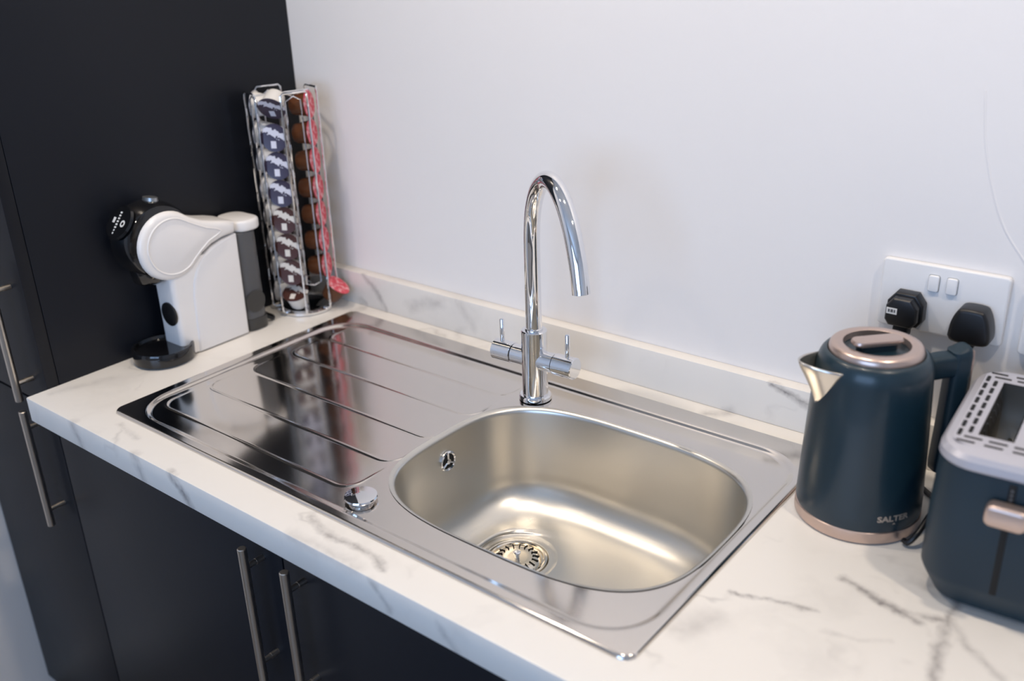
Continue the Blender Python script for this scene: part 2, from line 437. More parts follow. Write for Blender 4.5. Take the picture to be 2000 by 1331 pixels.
# ================================================================== SINK
sink = empty('kitchen_sink', (S0, SF, 0)); tag(sink, 'stainless steel inset sink with ribbed drainer and one bowl', 'sink')
def sdf_rr(x, y, x0, x1, y0, y1, r):
    qx = abs(x-(x0+x1)/2)-(x1-x0)/2+r; qy = abs(y-(y0+y1)/2)-(y1-y0)/2+r
    return min(max(qx, qy), 0)+math.hypot(max(qx, 0), max(qy, 0))-r
def sst(a, b, t):
    t = max(0, min(1, (t-a)/(b-a))); return t*t*(3-2*t)
RIBF = [-.490, -.4125, -.3335, -.2505, -.1725]; RX0, RX1 = .196, .615
def zdeck(x, y):
    d = -sdf_rr(x, y, S0, S1, SF, SB, .016)
    z = .0048*math.sqrt(max(0, 1-(1-min(1, max(0, d)/.0045))**2))
    z += .0002
    z -= .0044*sst(-.0045, .0070, -sdf_rr(x, y, S0+.022, S1-.0135, SF+.018, SB-.040, .065))
    # sawtooth drainer panels
    for i, yf in enumerate(RIBF):
        yb = (RIBF[i+1] if i < 4 else -.100)-.004
        if yf-.01 < y < yb+.012 and RX0-.02 < x < RX1+.02:
            s = -sdf_rr(x, y, RX0+.004*i, RX1, yf, yb+.035, .026)
            t = (y-yf)/(yb-yf)
            z -= .0009*max(0, 1-max(0, t))*sst(-.0012, .0028, s)
            z += .0012*math.exp(-(s/.0019)**2)*max(0, 1-max(0, t)*1.3)      # thin raised bead along the edge
    return z
def clampr(x, y):
    r = .016
    cx = min(max(x, S0+r), S1-r); cy = min(max(y, SF+r), SB-r)
    dx, dy = x-cx, y-cy; L = math.hypot(dx, dy)
    if L > r: return cx+dx*r/L, cy+dy*r/L
    return x, y
BX, BY, BA, BB, BN = .832, -.3175, .2135, .1635, 3.2
def sup(a, b, th, n=BN):
    c, s = math.cos(th), math.sin(th)
    k = (abs(c/a)**n+abs(s/b)**n)**(-1/n)
    return k*c, k*s
XS = .606      # the deck left of this is a grid, right of it rings around the bowl
NY = 340; NXG = 260
ysamp = [SF+(SB-SF)*j/NY for j in range(NY+1)]
for k, e in enumerate((.0006, .0014, .0026, .004)):      # more samples on the rolled lip
    ysamp += [SF+e, SB-e]
ysamp = sorted(set(ysamp)); NYS = len(ysamp)
xsamp = sorted(set([S0+(XS-S0)*i/NXG for i in range(NXG+1)]+[S0+e for e in (.0006, .0014, .0026, .004)]))
bm = bmesh.new()
grid = []
for x in xsamp:
    row = []
    for y in ysamp:
        X, Y = clampr(x, y); row.append(bm.verts.new((X, Y, zdeck(X, Y))))
    grid.append(row)
for i in range(len(xsamp)-1):
    for j in range(NYS-1): bm.faces.new((grid[i][j], grid[i+1][j], grid[i+1][j+1], grid[i][j+1]))
# rectangle loop counter-clockwise from the left-back corner down the left side, along the front ...
loop = [(XS, y) for y in reversed(ysamp)]
xr = [XS+(S1-XS)*i/170 for i in range(1, 171)]
xr = sorted(set(xr+[S1-e for e in (.0006, .0014, .0026, .004)]))
loop += [(x, SF) for x in xr]
loop += [(S1, y) for y in ysamp[1:]]
loop += [(x, SB) for x in reversed(xr[:-1])]
NL = len(loop)
RIM = .007
inner = []
for (x, y) in loop:
    th = math.atan2((y-BY)/(BB+.03), (x-BX)/(BA+.012)); th2 = math.atan2((BB+RIM)*math.sin(th), (BA+RIM)*math.cos(th))
    inner.append(sup(BA+RIM, BB+RIM, th2))
NR = 90
tl = sorted(set([0, .004, .01, .018, .028]+[i/NR for i in range(1, NR+1)]))      # dense near the outer edge
rings = []
for t in tl:
    ring = []
    for k, (x, y) in enumerate(loop):
        ix, iy = BX+inner[k][0], BY+inner[k][1]
        X, Y = clampr(x+(ix-x)*t, y+(iy-y)*t)
        if t == 0 and k < NYS: ring.append(grid[-1][NYS-1-k])
        else: ring.append(bm.verts.new((X, Y, zdeck(X, Y))))
    rings.append(ring)
for a, b in zip(rings[:-1], rings[1:]):
    for k in range(NL): bm.faces.new((a[k], a[(k+1) % NL], b[(k+1) % NL], b[k]))
deck = finish('drainer_deck', bm, M['steel'], None, angle=180)
def reparent(o, e):      # keep world coordinates under an unrotated Empty
    o.parent = e; o.location = o.location - e.location; return o
reparent(deck, sink)
# bowl
zd = .0016
NB = 160
DX, DYR, DR = .735, -.303, .058
prof = [(-RIM, zd), (-.005, zd-.0004), (-.003, zd-.0014), (-.0012, zd-.0032), (-.0003, zd-.0055), (0, zd-.009), (.002, -.03), (.006, -.07), (.009, -.098)]
FR = .052; z0 = -.105
for j in range(0, 13):
    a = PI/2*j/12
    prof.append((.010+FR*(1-math.cos(a)), z0-FR*math.sin(a)))
bm = bmesh.new(); rings = []
for s, z in prof:
    rings.append([bm.verts.new((BX+q[0], BY+q[1], z)) for q in (sup(BA-s, BB-s, 2*PI*k/NB, max(2.4, BN-s*8)) for k in range(NB))])
zf = z0-FR
last = [v.co.copy() for v in rings[-1]]
for t in (.15, .3, .45, .6, .75, .9, 1.0):
    rings.append([bm.verts.new((last[k].x+(DX+DR*math.cos(2*PI*k/NB)-last[k].x)*t, last[k].y+(DYR+DR*math.sin(2*PI*k/NB)-last[k].y)*t, zf-.004*t)) for k in range(NB)])
for r, z in ((.0565, zf-.0044), (.054, zf-.0058), (.049, zf-.0066), (.0462, zf-.0062), (.0450, zf-.0060), (.0443, zf-.0066), (.0435, zf-.0095), (.030, zf-.0095)):
    rings.append([bm.verts.new((DX+r*math.cos(2*PI*k/NB), DYR+r*math.sin(2*PI*k/NB), z)) for k in range(NB)])
for a, b in zip(rings[:-1], rings[1:]):
    for k in range(NB): bm.faces.new((a[k], b[k], b[(k+1) % NB], a[(k+1) % NB]))
bowl = finish('bowl', bm, M['steel_bowl'], None, angle=180); reparent(bowl, sink)
# strainer waste
so = empty('strainer', (DX-S0, DYR-SF, zf-.0085)); so.parent = sink
bpy.data.objects.remove(so)
st = lathe('strainer', [(.0425, .0), (.0425, .0035), (.040, .0045), (.0375, .0035), (.0365, .0005), (.034, .0), (.030, .0045), (.024, .0065), (.014, .0050), (.004, .0045)], (DX, DYR, zf-.0092), M['strain'], None, 64)
reparent(st, sink)
bmS = bmesh.new(); add_box(bmS, (-.0048, -.0006, -.0010), (.0048, .0006, .0008))
slot = finish('strainer_slot', bmS, M['dark_hole'], st)
for k in range(18):
    a = 2*PI*k/18
    s = slot if k == 0 else slot.copy()
    if k: COL.objects.link(s); s.parent = st
    s.location = (DX+.0265*math.cos(a), DYR+.0265*math.sin(a), zf-.0092+.0062); s.rotation_euler = (0, .22, a)
kn = lathe('strainer_knob', [(.0035, 0), (.0035, .006), (.0055, .0075), (.0055, .0095), (.003, .0105)], (DX, DYR, zf-.0045), M['chrome'], st, 20)
# overflow on the bowl's drainer-side wall
OX, OY, OZ = BX-BA+.0032, -.312, -.040
ov = lathe('overflow', [(.0155, -.001), (.0155, .0018), (.0135, .0030), (.0115, .0018), (.0115, .0004)], (OX, OY, OZ), M['chrome'], None, 40, 'x')
reparent(ov, sink)
lathe('overflow_hole', [(.0116, .0003), (.0116, .0009), (.001, .0009)], (OX, OY, OZ), M['dark_hole'], ov, 32, 'x')
bm = bmesh.new()
for k in range(3):
    a = PI/2+2*PI*k/3
    q = Vector((OX+.0016, OY, OZ)); q2 = q+Vector((0, .0125*math.cos(a), .0125*math.sin(a)))
    add_tube(bm, [q, q2], .0016, 8)
add_lathe(bm, [(.004, .001), (.004, .003), (.002, .0036)], (OX, OY, OZ), 16, 'x')
finish('overflow_grille', bm, M['chrome'], ov)
# pop-up waste knob on the deck
kb = lathe('waste_knob', [(.0165, -.001), (.0165, .002), (.0205, .0025), (.0212, .0042), (.0205, .0060), (.015, .0066), (.007, .0069), (.001, .0070)], (.646, -.4965, .002), M['chrome'], None, 56)
reparent(kb, sink)

# ================================================================== TAP
TX, TY = .6526, -.1459
tap = empty('mixer_tap', (TX, TY, .002)); tag(tap, 'chrome swan-neck mixer tap with two lever handles behind the bowl', 'tap')
lathe('base_ring', [(.0245, 0), (.0245, .005), (.0228, .0068), (.0190, .0072)], (0, 0, 0), M['chrome'], tap, 48)
lathe('tap_body', [(.0192, .006), (.0192, .1085), (.0178, .110), (.0125, .1104)], (0, 0, 0), M['chrome'], tap, 48)
phi = math.radians(-31); ux, uy = math.cos(phi), math.sin(phi)
path = [(0, .108), (0, .16), (0, .215), (.001, .255), (.0085, .292), (.026, .323), (.052, .3425), (.082, .345), (.112, .330), (.138, .301), (.157, .264), (.1655, .237), (.169, .222)]
pp = spline([(s*ux, s*uy, z) for s, z in path], 6)
bm = bmesh.new(); add_tube(bm, pp, .0118, 28)
finish('spout', bm, M['chrome'], tap)
lathe('spout_collar', [(.0135, .1085), (.0135, .1125), (.0122, .1135)], (0, 0, 0), M['chrome'], tap, 40)
tip = Vector(pp[-1]); td = (tip-Vector(pp[-3])).normalized()
bm = bmesh.new(); add_tube(bm, [tip-td*.002, tip+td*.0006], .0095, 24); finish('aerator', bm, M['dark_hole'], tap)
ha = math.radians(2.5); hx = Vector((math.cos(ha), math.sin(ha), 0))
for s in (-1, 1):
    bm = bmesh.new(); c = Vector((0, 0, .0635))
    add_tube(bm, [c+hx*s*.010, c+hx*s*.036], .0150, 36)
    o1 = finish('handle_stem', bm, M['chrome'], tap)
    bm = bmesh.new()
    add_tube(bm, [c+hx*s*.0372, c+hx*s*.0378, c+hx*s*.0700, c+hx*s*.0712], [.0148, .0163, .0163, .0150], 40)
    o2 = finish('handle', bm, M['chrome'], tap)
    bm = bmesh.new()
    q = c+hx*s*.058
    add_tube(bm, [q+Vector((0, 0, .012)), q+Vector((0, 0, .0495)), q+Vector((0, 0, .051))], [.0036, .0036, .0026], 16)
    finish('lever', bm, M['chrome'], o2)

# ================================================================== COFFEE MACHINE (faces -y, stands against the tall unit)
cm = empty('coffee_machine', (.008, 0, 0)); tag(cm, 'white and black capsule coffee machine with smoked water tank', 'coffee machine')
# lower column with a proud side shell
colp = [(-.234, .0015), (-.336, .0015), (-.331, .10), (-.326, .125), (-.317, .145), (-.303, .161), (-.285, .1725), (-.262, .180), (-.231, .1845)]
extrude('side_shell', colp, 'x', .004, .0745, M['white_panel'], cm, .004, 3)
extrude('front_core', rrect(.017, .0712, -.366, -.25, .009, 6), 'z', .0015, .165, M['white_gloss'], cm, .002)
# head housing: round cap running into a neck towards the tank
hp = []
hc = (-.357, .1955); hr = .0565
for k in range(30):
    a = math.radians(62+ (318-62)*k/29); hp.append((hc[0]+hr*math.cos(a), hc[1]+hr*math.sin(a)))
hp += [(-.300, .169), (-.280, .179), (-.258, .1845), (-.232, .1865), (-.2305, .2055), (-.250, .2115), (-.272, .2165), (-.294, .2235), (-.314, .2340)]
extrude('head_housing', hp, 'x', .003, .0765, M['white_gloss'], cm, .009, 4, 50)
cpf = []
for k in range(30):
    a = math.radians(55+(318-55)*k/29); cpf.append((hc[0]+.003+.0455*math.cos(a), hc[1]-.001+.0455*math.sin(a)))
cpf += [(-.305, .176), (-.288, .187), (-.268, .194), (-.262, .198), (-.270, .203), (-.290, .210), (-.312, .222)]
extrude('head_cap', cpf, 'x', .0745, .0772, M['white_panel'], cm, .0006, 2)
tube('cap_rim', [(.0768, a, b) for a, b in cpf], .0016, M['white_gloss'], cm, 8, True)
# black brew head
bc = (-.366, .205)
lathe('brew_head', [(.040, .004), (.054, .0065), (.060, .014), (.0625, .026), (.0635, .038), (.0625, .050), (.060, .062), (.057, .067), (.050, .068)], (0, bc[0], bc[1]), M['black_gloss'], cm, 64, 'x')
lathe('nozzle', [(.020, .135), (.026, .140), (.030, .160), (.030, .18)], (.037, -.382, 0), M['black_gloss'], cm, 32)
def on_head(ang, r=.0640):      # a point and the frame on the drum: ang from straight ahead upwards
    a = math.radians(ang); n = Vector((0, -math.cos(a), math.sin(a)))
    return Vector((.038, bc[0], bc[1]))+n*r, n
p0, n0 = on_head(38)
u0 = Vector((1, 0, 0)); v0 = n0.cross(u0)*-1
if v0.z < 0: v0 = -v0
def disc_on(name, c, n, r, th, m, parent, ra=1.0, seg=40):
    u = Vector((1, 0, 0)); v = u.cross(n).normalized()
    bm = bmesh.new(); lo = []; hi = []
    for k in range(seg):
        a = 2*PI*k/seg; d = u*r*math.cos(a)+v*r*ra*math.sin(a)
        lo.append(bm.verts.new(c+d-n*th)); hi.append(bm.verts.new(c+d*.94+n*th))
    for k in range(seg): bm.faces.new((lo[k], lo[(k+1) % seg], hi[(k+1) % seg], hi[k]))
    bm.faces.new(hi); bm.faces.new(lo[::-1]); return finish(name, bm, m, parent)
cp = disc_on('control_panel', p0-n0*.0005, n0, .030, .002, M['black_gloss'], cm)
def pat(c, n, du, dv, w_, h_):
    u = Vector((1, 0, 0)); v = -u.cross(n).normalized()
    if v.z < 0: v = -v
    q = c+u*du+v*dv+n*.0019
    return [q+u*a*w_+v*b*h_ for a, b in ((-1, -1), (1, -1), (1, 1), (-1, 1))]
bm = bmesh.new()
for k in range(8):      # volume scale of short bars
    f = [bm.verts.new(x) for x in pat(p0, n0, -.002, -.019+.0050*k, .0026 if k > 1 else .0016, .0014)]
    bm.faces.new(f)
finish('scale_print', bm, M['icon'], cp)
bm = bmesh.new()
u = Vector((1, 0, 0)); v = -u.cross(n0).normalized(); v = v if v.z > 0 else -v
c = p0+u*.0125-v*.001+n0*.0019
ri = [bm.verts.new(c+(u*math.cos(2*PI*k/24)+v*math.sin(2*PI*k/24))*.0028) for k in range(24)]
ro = [bm.verts.new(c+(u*math.cos(2*PI*k/24)+v*math.sin(2*PI*k/24))*.0058) for k in range(24)]
for k in range(24): bm.faces.new((ri[k], ri[(k+1) % 24], ro[(k+1) % 24], ro[k]))
finish('power_print', bm, M['icon'], cp)
bm = bmesh.new(); bm.faces.new([bm.verts.new(x) for x in pat(p0, n0, -.0125, .002, .0032, .0045)]); finish('badge_print', bm, M['icon'], cp)
p1, n1 = on_head(98, .0645)
disc_on('lock_lever', p1, n1, .015, .003, M['grey_btn'], cm, .75)
# dial on the front core
lathe('dial', [(.0205, -.3655), (.0205, -.3685), (.0185, -.3695), (.001, -.3695)], (.0502, 0, .076), M['black'], cm, 40, 'y')
# drip tray
bm = bmesh.new()
add_lathe(bm, [(.045, .0015), (.0495, .004), (.0505, .023), (.0490, .026), (.0455, .026), (.0440, .021), (.001, .021)], (.044, -.386, 0), 56)
finish('drip_tray', bm, M['black_gloss'], cm)
extrude('tray_bridge', rrect(.008, .071, -.386, -.335, .004, 3), 'z', .0015, .020, M['black'], cm, .001)
# water tank
extrude('water_tank', rrect(.006, .0735, -.2335, -.186, .018, 8), 'z', .022, .182, M['tank'], cm, .002)
extrude('tank_foot', rrect(.005, .0745, -.2335, -.184, .018, 8), 'z', .0015, .0225, M['tank_foot'], cm, .001)
lathe('tank_float', [(.020, .075), (.020, .0738), (.001, .0738)], (0, -.212, .055), M['tank_foot'], cm, 32, 'x')
extrude('tank_lid', rrect(.001, .0785, -.2290, -.1745, .024, 8), 'z', .1825, .2020, M['white_gloss'], cm, .005, 3)
tube('power_cord', spline([(.055, -.187, .015), (.060, -.172, .006), (.048, -.162, .0042), (.022, -.160, .0045), (.004, -.160, .012), (-.001, -.158, .06), (-.002, -.155, .15)], 6), .003, M['black'], cm, 10)

# ================================================================== CAPSULE RACK
RC = Vector((.0640, -.0880, 0)); RH = .404
rack = empty('capsule_rack', RC); tag(rack, 'tall chrome wire carousel rack holding coffee capsules in the corner', 'rack')
lathe('base_plate', [(.052, .0003), (.054, .0022), (.054, .006), (.0515, .0075), (.049, .006), (.046, .0085), (.043, .0085), (.041, .007), (.002, .007)], (0, 0, 0), M['chrome'], rack, 64)
lathe('pivot_post', [(.005, .006), (.005, RH-.03), (.003, RH-.028)], (0, 0, 0), M['chrome'], rack, 16)
A0 = math.radians(-61)
for q in range(4):
    ca = A0+PI/4+q*PI/2
    pts = []
    def wp(a, z, r=.0608): return (r*math.cos(ca+a), r*math.sin(ca+a), z)
    ha_ = .40
    lp = [wp(-ha_, .0085, .046), wp(-ha_, .0085, .056), wp(-ha_, .013), wp(-ha_, .034)]
    for k in range(1, 16): lp.append(wp(-ha_, .034+(RH-.046)*k/15, .0608+.0006*(k % 2)))
    lp += [wp(-ha_, RH-.004), wp(-ha_*.85, RH, .0608), wp(0, RH, .057), wp(ha_*.85, RH, .0608), wp(ha_, RH-.004)]
    for k in range(1, 16): lp.append(wp(ha_, RH-.012-(RH-.046)*k/15, .0608+.0006*(k % 2)))
    lp += [wp(ha_, .013), wp(ha_, .0085, .056), wp(ha_, .0085, .046)]
    tube('wire_loop', lp, .0019, M['chrome'], rack, 8)
    # inner guide loop
    lp = [wp(-.27, .062, .0520), wp(-.27, RH-.06, .0520), wp(-.27, RH-.014, .052), wp(0, RH-.006, .052), wp(.27, RH-.014, .052), wp(.27, RH-.06, .052), wp(.27, .062, .052), wp(0, .058, .050)]
    tube('guide_loop', lp, .0015, M['chrome'], rack, 8, True)
    for z in (.058, RH-.006): tube('spoke', [wp(0, z, .052), (0, 0, z)], .0014, M['chrome'], rack, 8)

def make_capsule(lidm, cupm):
    t = empty('coffee_capsule', (0, 0, 0))
    # axis along local +x: lid faces outward
    lathe('lid', [(.0237, -.0006), (.0242, 0), (.0237, .0006), (.0205, .0003), (.001, .0003)], (0, 0, 0), lidm, t, 36, 'x')
    lathe('cup', [(.0236, -.0011), (.0212, -.0014), (.0204, -.006), (.0165, -.029), (.0145, -.032), (.001, -.0325)], (0, 0, 0), cupm, t, 32, 'x')
    return t
protos = {}
def capsule(kind, loc, az, tilt, label, group):
    lm, cu = {'brown': ('lid_brown', 'cup_white'), 'violet': ('lid_violet', 'cup_white'), 'pink': ('lid_pink', 'cup_brown'), 'white': ('lid_white', 'cup_white')}[kind]
    if kind not in protos: t = protos[kind] = make_capsule(M[lm], M[cu])
    else: t = copy_tree(protos[kind])
    t.location = loc; t.rotation_euler = (0, tilt, az); tag(t, label, 'capsule')
    if 'group' in t.keys(): del t['group']
    if group: t['group'] = group
    return t
CR = .0500; PITCH = .0488
for q, col in ((0, 'brown'), (1, 'pink'), (3, 'white')):
    az = A0+q*PI/2
    for k in range(8):
        z = .037+PITCH*k
        kind = col; tilt = math.radians(-4); r = CR
        if col == 'brown' and k >= 4: kind = 'violet'
        look, grp = {'brown': ('brown-lidded capsule with white print', 'brown-lidded capsules in the rack'),
                     'violet': ('violet-lidded capsule with white print', 'violet-lidded capsules in the rack'),
                     'pink': ('brown capsule with pink printed lid', 'pink-lidded capsules in the rack'),
                     'white': ('pale-lidded capsule on the cupboard side', 'pale-lidded capsules in the rack')}[kind]
        lab = look + ', ' + ('lowest', 'second lowest', 'third lowest', 'fourth lowest', 'fourth highest', 'third highest', 'second highest', 'topmost')[k] + ' of its stack in the wire rack'
        dr = 0.0
        if k == 0 and col in ('brown', 'pink'):
            tilt = math.radians(-64 if col == 'brown' else -52); dr = -.0065 if col == 'brown' else .017; z += .009
            lab = 'pink-lidded capsule tipped outwards at the bottom of the wire rack' if col == 'pink' else 'brown-lidded white capsule tipped outwards at the bottom of the wire rack'
            grp = None
        if k == 7 and col == 'brown':
            tilt = math.radians(36); dr = -.004
            lab = 'violet-lidded capsule tipped back showing its white cup on top of the stack'; grp = None
        capsule(kind, RC+Vector(((r+dr)*math.cos(az), (r+dr)*math.sin(az), z)), az, tilt, lab, grp)

# ================================================================== KETTLE
KX, KY = 1.1466, -.1646
ke = empty('electric_kettle', (KX, KY, 0)); tag(ke, 'dark blue-grey kettle with champagne lid ring and base, beside the sink', 'kettle')
lathe('base_band', [(.066, .0012), (.0705, .0020), (.0713, .004), (.0708, .0150), (.0698, .0160), (.060, .0160)], (0, 0, 0), M['rose'], ke, 96)
bp = [(.066, .0155), (.0700, .0165), (.0705, .020)]
for k in range(1, 13):
    t = k/12; bp.append((.0705-.0055*t-.0022*t*t, .020+.165*t))
for k in range(1, 9):
    a = PI/2*k/8; bp.append((.0628-.0105*(1-math.cos(a)), .185+.0255*math.sin(a)))
bp += [(.0515, .2100), (.0510, .2085)]
lathe('body', bp, (0, 0, 0), M['teal'], ke, 96, close=False)
lid = lathe('lid_ring', [(.0508, .2080), (.0508, .2120), (.0500, .2155), (.0482, .2178), (.0455, .2190), (.0370, .2190), (.0360, .2182), (.0355, .2110)], (0, 0, 0), M['rose'], ke, 96, close=False)
lathe('lid', [(.0365, .2105), (.0350, .2100), (.020, .2092), (.002, .2090)], (0, 0, 0), M['teal'], ke, 64)
HA = math.radians(47)
bm = bmesh.new()
for (x, y) in [(0, 0)]:
    pr = rrect(-.0290, .0290, -.0105, .0105, .0085, 6)
    lv = [(.93, .2180), (1.0, .2195), (1.0, .2220), (.96, .2236), (.6, .2240)]
    rg = []
    for s, z in lv:
        rg.append([bm.verts.new((px*s*math.cos(HA)-py*s*math.sin(HA), px*s*math.sin(HA)+py*s*math.cos(HA), z)) for px, py in pr])
    for a, b in zip(rg[:-1], rg[1:]):
        for k in range(len(pr)): bm.faces.new((a[k], a[(k+1) % len(pr)], b[(k+1) % len(pr)], b[k]))
    bm.faces.new(rg[-1]); bm.faces.new(rg[0][::-1])
finish('lid_handle', bm, M['rose'], ke)
bm = bmesh.new()
pr = rrect(-.0225, .0225, -.0080, .0080, .006, 5)
rg = [[bm.verts.new((px*math.cos(HA)-py*math.sin(HA), px*math.sin(HA)+py*math.cos(HA), z)) for px, py in pr] for z in (.2088, .2184)]
for k in range(len(pr)): bm.faces.new((rg[0][k], rg[0][(k+1) % len(pr)], rg[1][(k+1) % len(pr)], rg[1][k]))
bm.faces.new(rg[1]); bm.faces.new(rg[0][::-1])
finish('lid_handle_post', bm, M['teal'], ke)
# spout: V-shaped beak
SA = math.radians(-133)
def kettle_r(z):
    t = max(0, min(1, (z-.020)/.165)); return .0705-.0055*t-.0022*t*t
bm = bmesh.new(); rows = []
NT, NS = 14, 24
for i in range(NT+1):
    t = i/NT; z = .152+.047*t
    r0 = kettle_r(z)-.0008-(max(0, z-.187)/.014)**2*.0035
    hw_ = .033*t**.8+.0015; ext = .0025+.028*t**1.2
    row = []
    for j in range(NS+1):
        s = -1+2*j/NS; a = SA+s*hw_/r0
        prof_ = 1-abs(s)**1.6
        rr = r0+ext*prof_
        zz = z + (.006*prof_*t)      # lip rises towards the tip
        row.append(bm.verts.new((rr*math.cos(a*1.0*prof_*0+SA+(a-SA)*(1-.30*prof_)), rr*math.sin(SA+(a-SA)*(1-.30*prof_)), zz)))
    rows.append(row)
for a, b in zip(rows[:-1], rows[1:]):
    for k in range(NS): bm.faces.new((a[k], a[k+1], b[k+1], b[k]))
sp = finish('spout', bm, M['spout'], ke, angle=70)
sm = sp.modifiers.new('wall', 'SOLIDIFY'); sm.thickness = .0016; sm.offset = -1
# handle: bridge from the shoulder, then the grip
def kp(r, z, s=0): return (r*math.cos(HA)-s*math.sin(HA), r*math.sin(HA)+s*math.cos(HA), z)
side = Vector((-math.sin(HA), math.cos(HA), 0)); outw = Vector((math.cos(HA), math.sin(HA), 0))
def sweep(name, pts, sect, m, scale=None):
    pts = [Vector(p) for p in pts]; bm = bmesh.new(); rg = []
    for i, p_ in enumerate(pts):
        d_ = (pts[min(i+1, len(pts)-1)]-pts[max(i-1, 0)]).normalized(); nn = side.cross(d_).normalized()
        f_ = scale[i] if scale else 1.0
        rg.append([bm.verts.new(p_+side*a*f_+nn*b*f_) for a, b in sect])
    for a, b in zip(rg[:-1], rg[1:]):
        for k in range(len(sect)): bm.faces.new((a[k], a[(k+1) % len(sect)], b[(k+1) % len(sect)], b[k]))
    bm.faces.new(rg[0][::-1]); bm.faces.new(rg[-1]); return finish(name, bm, m, ke, angle=50)
sweep('handle_bridge', [kp(.050, .180), kp(.066, .1815), kp(.082, .183), kp(.094, .183)], rrect(-.0115, .0115, -.0145, .0135, .006, 4), M['teal_matt'])
gp = [kp(.1000, .2035), kp(.1003, .2030), kp(.1010, .2010), kp(.1015, .195), kp(.1015, .16), kp(.1005, .10), kp(.0985, .055), kp(.0975, .046), kp(.0972, .044)]
sweep('handle_grip', gp, rrect(-.0128, .0128, -.0118, .0118, .0075, 5), M['teal_matt'], [.55, .8, .95, 1, 1, 1, .97, .85, .6])
sweep('handle_strip', [Vector(q)+outw*.0118 for q in gp[2:-2]], [(-.0085, -.0012), (.0085, -.0012), (.0085, .0012), (-.0085, .0012)], M['rose'])
# lettering wrapped on the body
def text_mesh(s, size, bold=0.0):
    cu = bpy.data.curves.new('lettering', 'FONT'); cu.body = s; cu.size = size; cu.align_x = 'CENTER'; cu.align_y = 'CENTER'; cu.offset = bold; cu.resolution_u = 3
    o = bpy.data.objects.new('lettering', cu); COL.objects.link(o)
    bpy.context.view_layer.update()
    me = bpy.data.meshes.new_from_object(o.evaluated_get(bpy.context.evaluated_depsgraph_get()))
    bpy.data.objects.remove(o); bpy.data.curves.remove(cu)
    return me
me = text_mesh('SALTER', .0098, .00035)
LA, LZ = math.radians(-38), .0335
bm = bmesh.new(); bm.from_mesh(me)
bmesh.ops.subdivide_edges(bm, edges=[e for e in bm.edges if e.calc_length() > .002], cuts=2)
# small mark under the T
q = [bm.verts.new((x, y, 0)) for x, y in ((-.0012, -.0072), (.0024, -.0072), (.0006, -.0052))]; bm.faces.new(q)
for v in bm.verts:
    x, y = v.co.x*1.18, v.co.y; z = LZ+y; r = kettle_r(z)+.00025; a = LA+x/r
    v.co = Vector((r*math.cos(a), r*math.sin(a), z))
finish('lettering', bm, M['rose_print'], ke, smooth=False)

# ================================================================== TOASTER
to = empty('toaster', (1.3165, -.176, 0), math.radians(4)); tag(to, 'dark blue-grey two-slot toaster with silver top and champagne lever', 'toaster')
W2, D2 = .0745, .112
def rr_loop(w_, d_, r, z, bm, k=8): return [bm.verts.new((x, y, z)) for x, y in rrect(-w_, w_, -d_, d_, r, k)]
def loft(bm, loops, capb=True, capt=True):
    for a, b in zip(loops[:-1], loops[1:]):
        n = len(a)
        for k in range(n): bm.faces.new((a[k], a[(k+1) % n], b[(k+1) % n], b[k]))
    if capb: bm.faces.new(loops[0][::-1])
    if capt: bm.faces.new(loops[-1])
bm = bmesh.new()
loft(bm, [rr_loop(W2-.014, D2-.014, .030, .006, bm), rr_loop(W2-.003, D2-.003, .034, .030, bm), rr_loop(W2, D2, .036, .038, bm), rr_loop(W2+.000, D2, .036, .10, bm), rr_loop(W2-.002, D2-.002, .036, .1655, bm)], True, False)
finish('body', bm, M['teal_matt'], to, angle=25)
bm = bmesh.new()
loft(bm, [rr_loop(W2-.022, D2-.022, .028, .0015, bm), rr_loop(W2-.021, D2-.021, .028, .0065, bm)]); finish('base', bm, M['black'], to)
# silver top plate with two openings
SW0, SW1, SL = .0100, .0425, .068
bm = bmesh.new()
lp = [rr_loop(W2-.0018, D2-.0018, .036, .1640, bm), rr_loop(W2-.0005, D2-.0005, .036, .1665, bm), rr_loop(W2-.0012, D2-.0012, .036, .1735, bm), rr_loop(W2-.005, D2-.005, .034, .1785, bm), rr_loop(W2-.013, D2-.013, .030, .1815, bm), rr_loop(SW1+.020, SL+.024, .012, .1822, bm), rr_loop(SW1, SL, .0008, .1822, bm)]
loft(bm, lp, False, False)
add_box(bm, (-SW0, -SL, .1790), (SW0, SL, .1822))
top = finish('top_plate', bm, M['silver'], to, angle=30)
for s in (-1, 1):
    a, b = (SW0, SW1) if s > 0 else (-SW1, -SW0)
    bm = bmesh.new(); t_ = .0008
    add_box(bm, (a-t_, -SL, .03), (a, SL, .1790)); add_box(bm, (b, -SL, .03), (b+t_, SL, .1790))
    add_box(bm, (a, -SL-t_, .03), (b, -SL, .1815)); add_box(bm, (a, SL, .03), (b, SL+t_, .1815)); add_box(bm, (a, -SL, .03), (b, SL, .031))
    finish('slot_lining', bm, M['inner'], to)
    for k in range(7):
        y = -SL+.014+.0172*k
        for xx in (a+.004, b-.004):
            tube('guard_wire', [(xx, y, .04), (xx, y, .165), (xx+(.003 if xx > (a+b)/2 else -.003), y, .172)], .0009, M['chrome'], to, 6)
    tube('bread_carriage', [((a+b)/2, -SL+.004, .118), ((a+b)/2, SL-.004, .118)], .0022, M['inner'], to, 8)
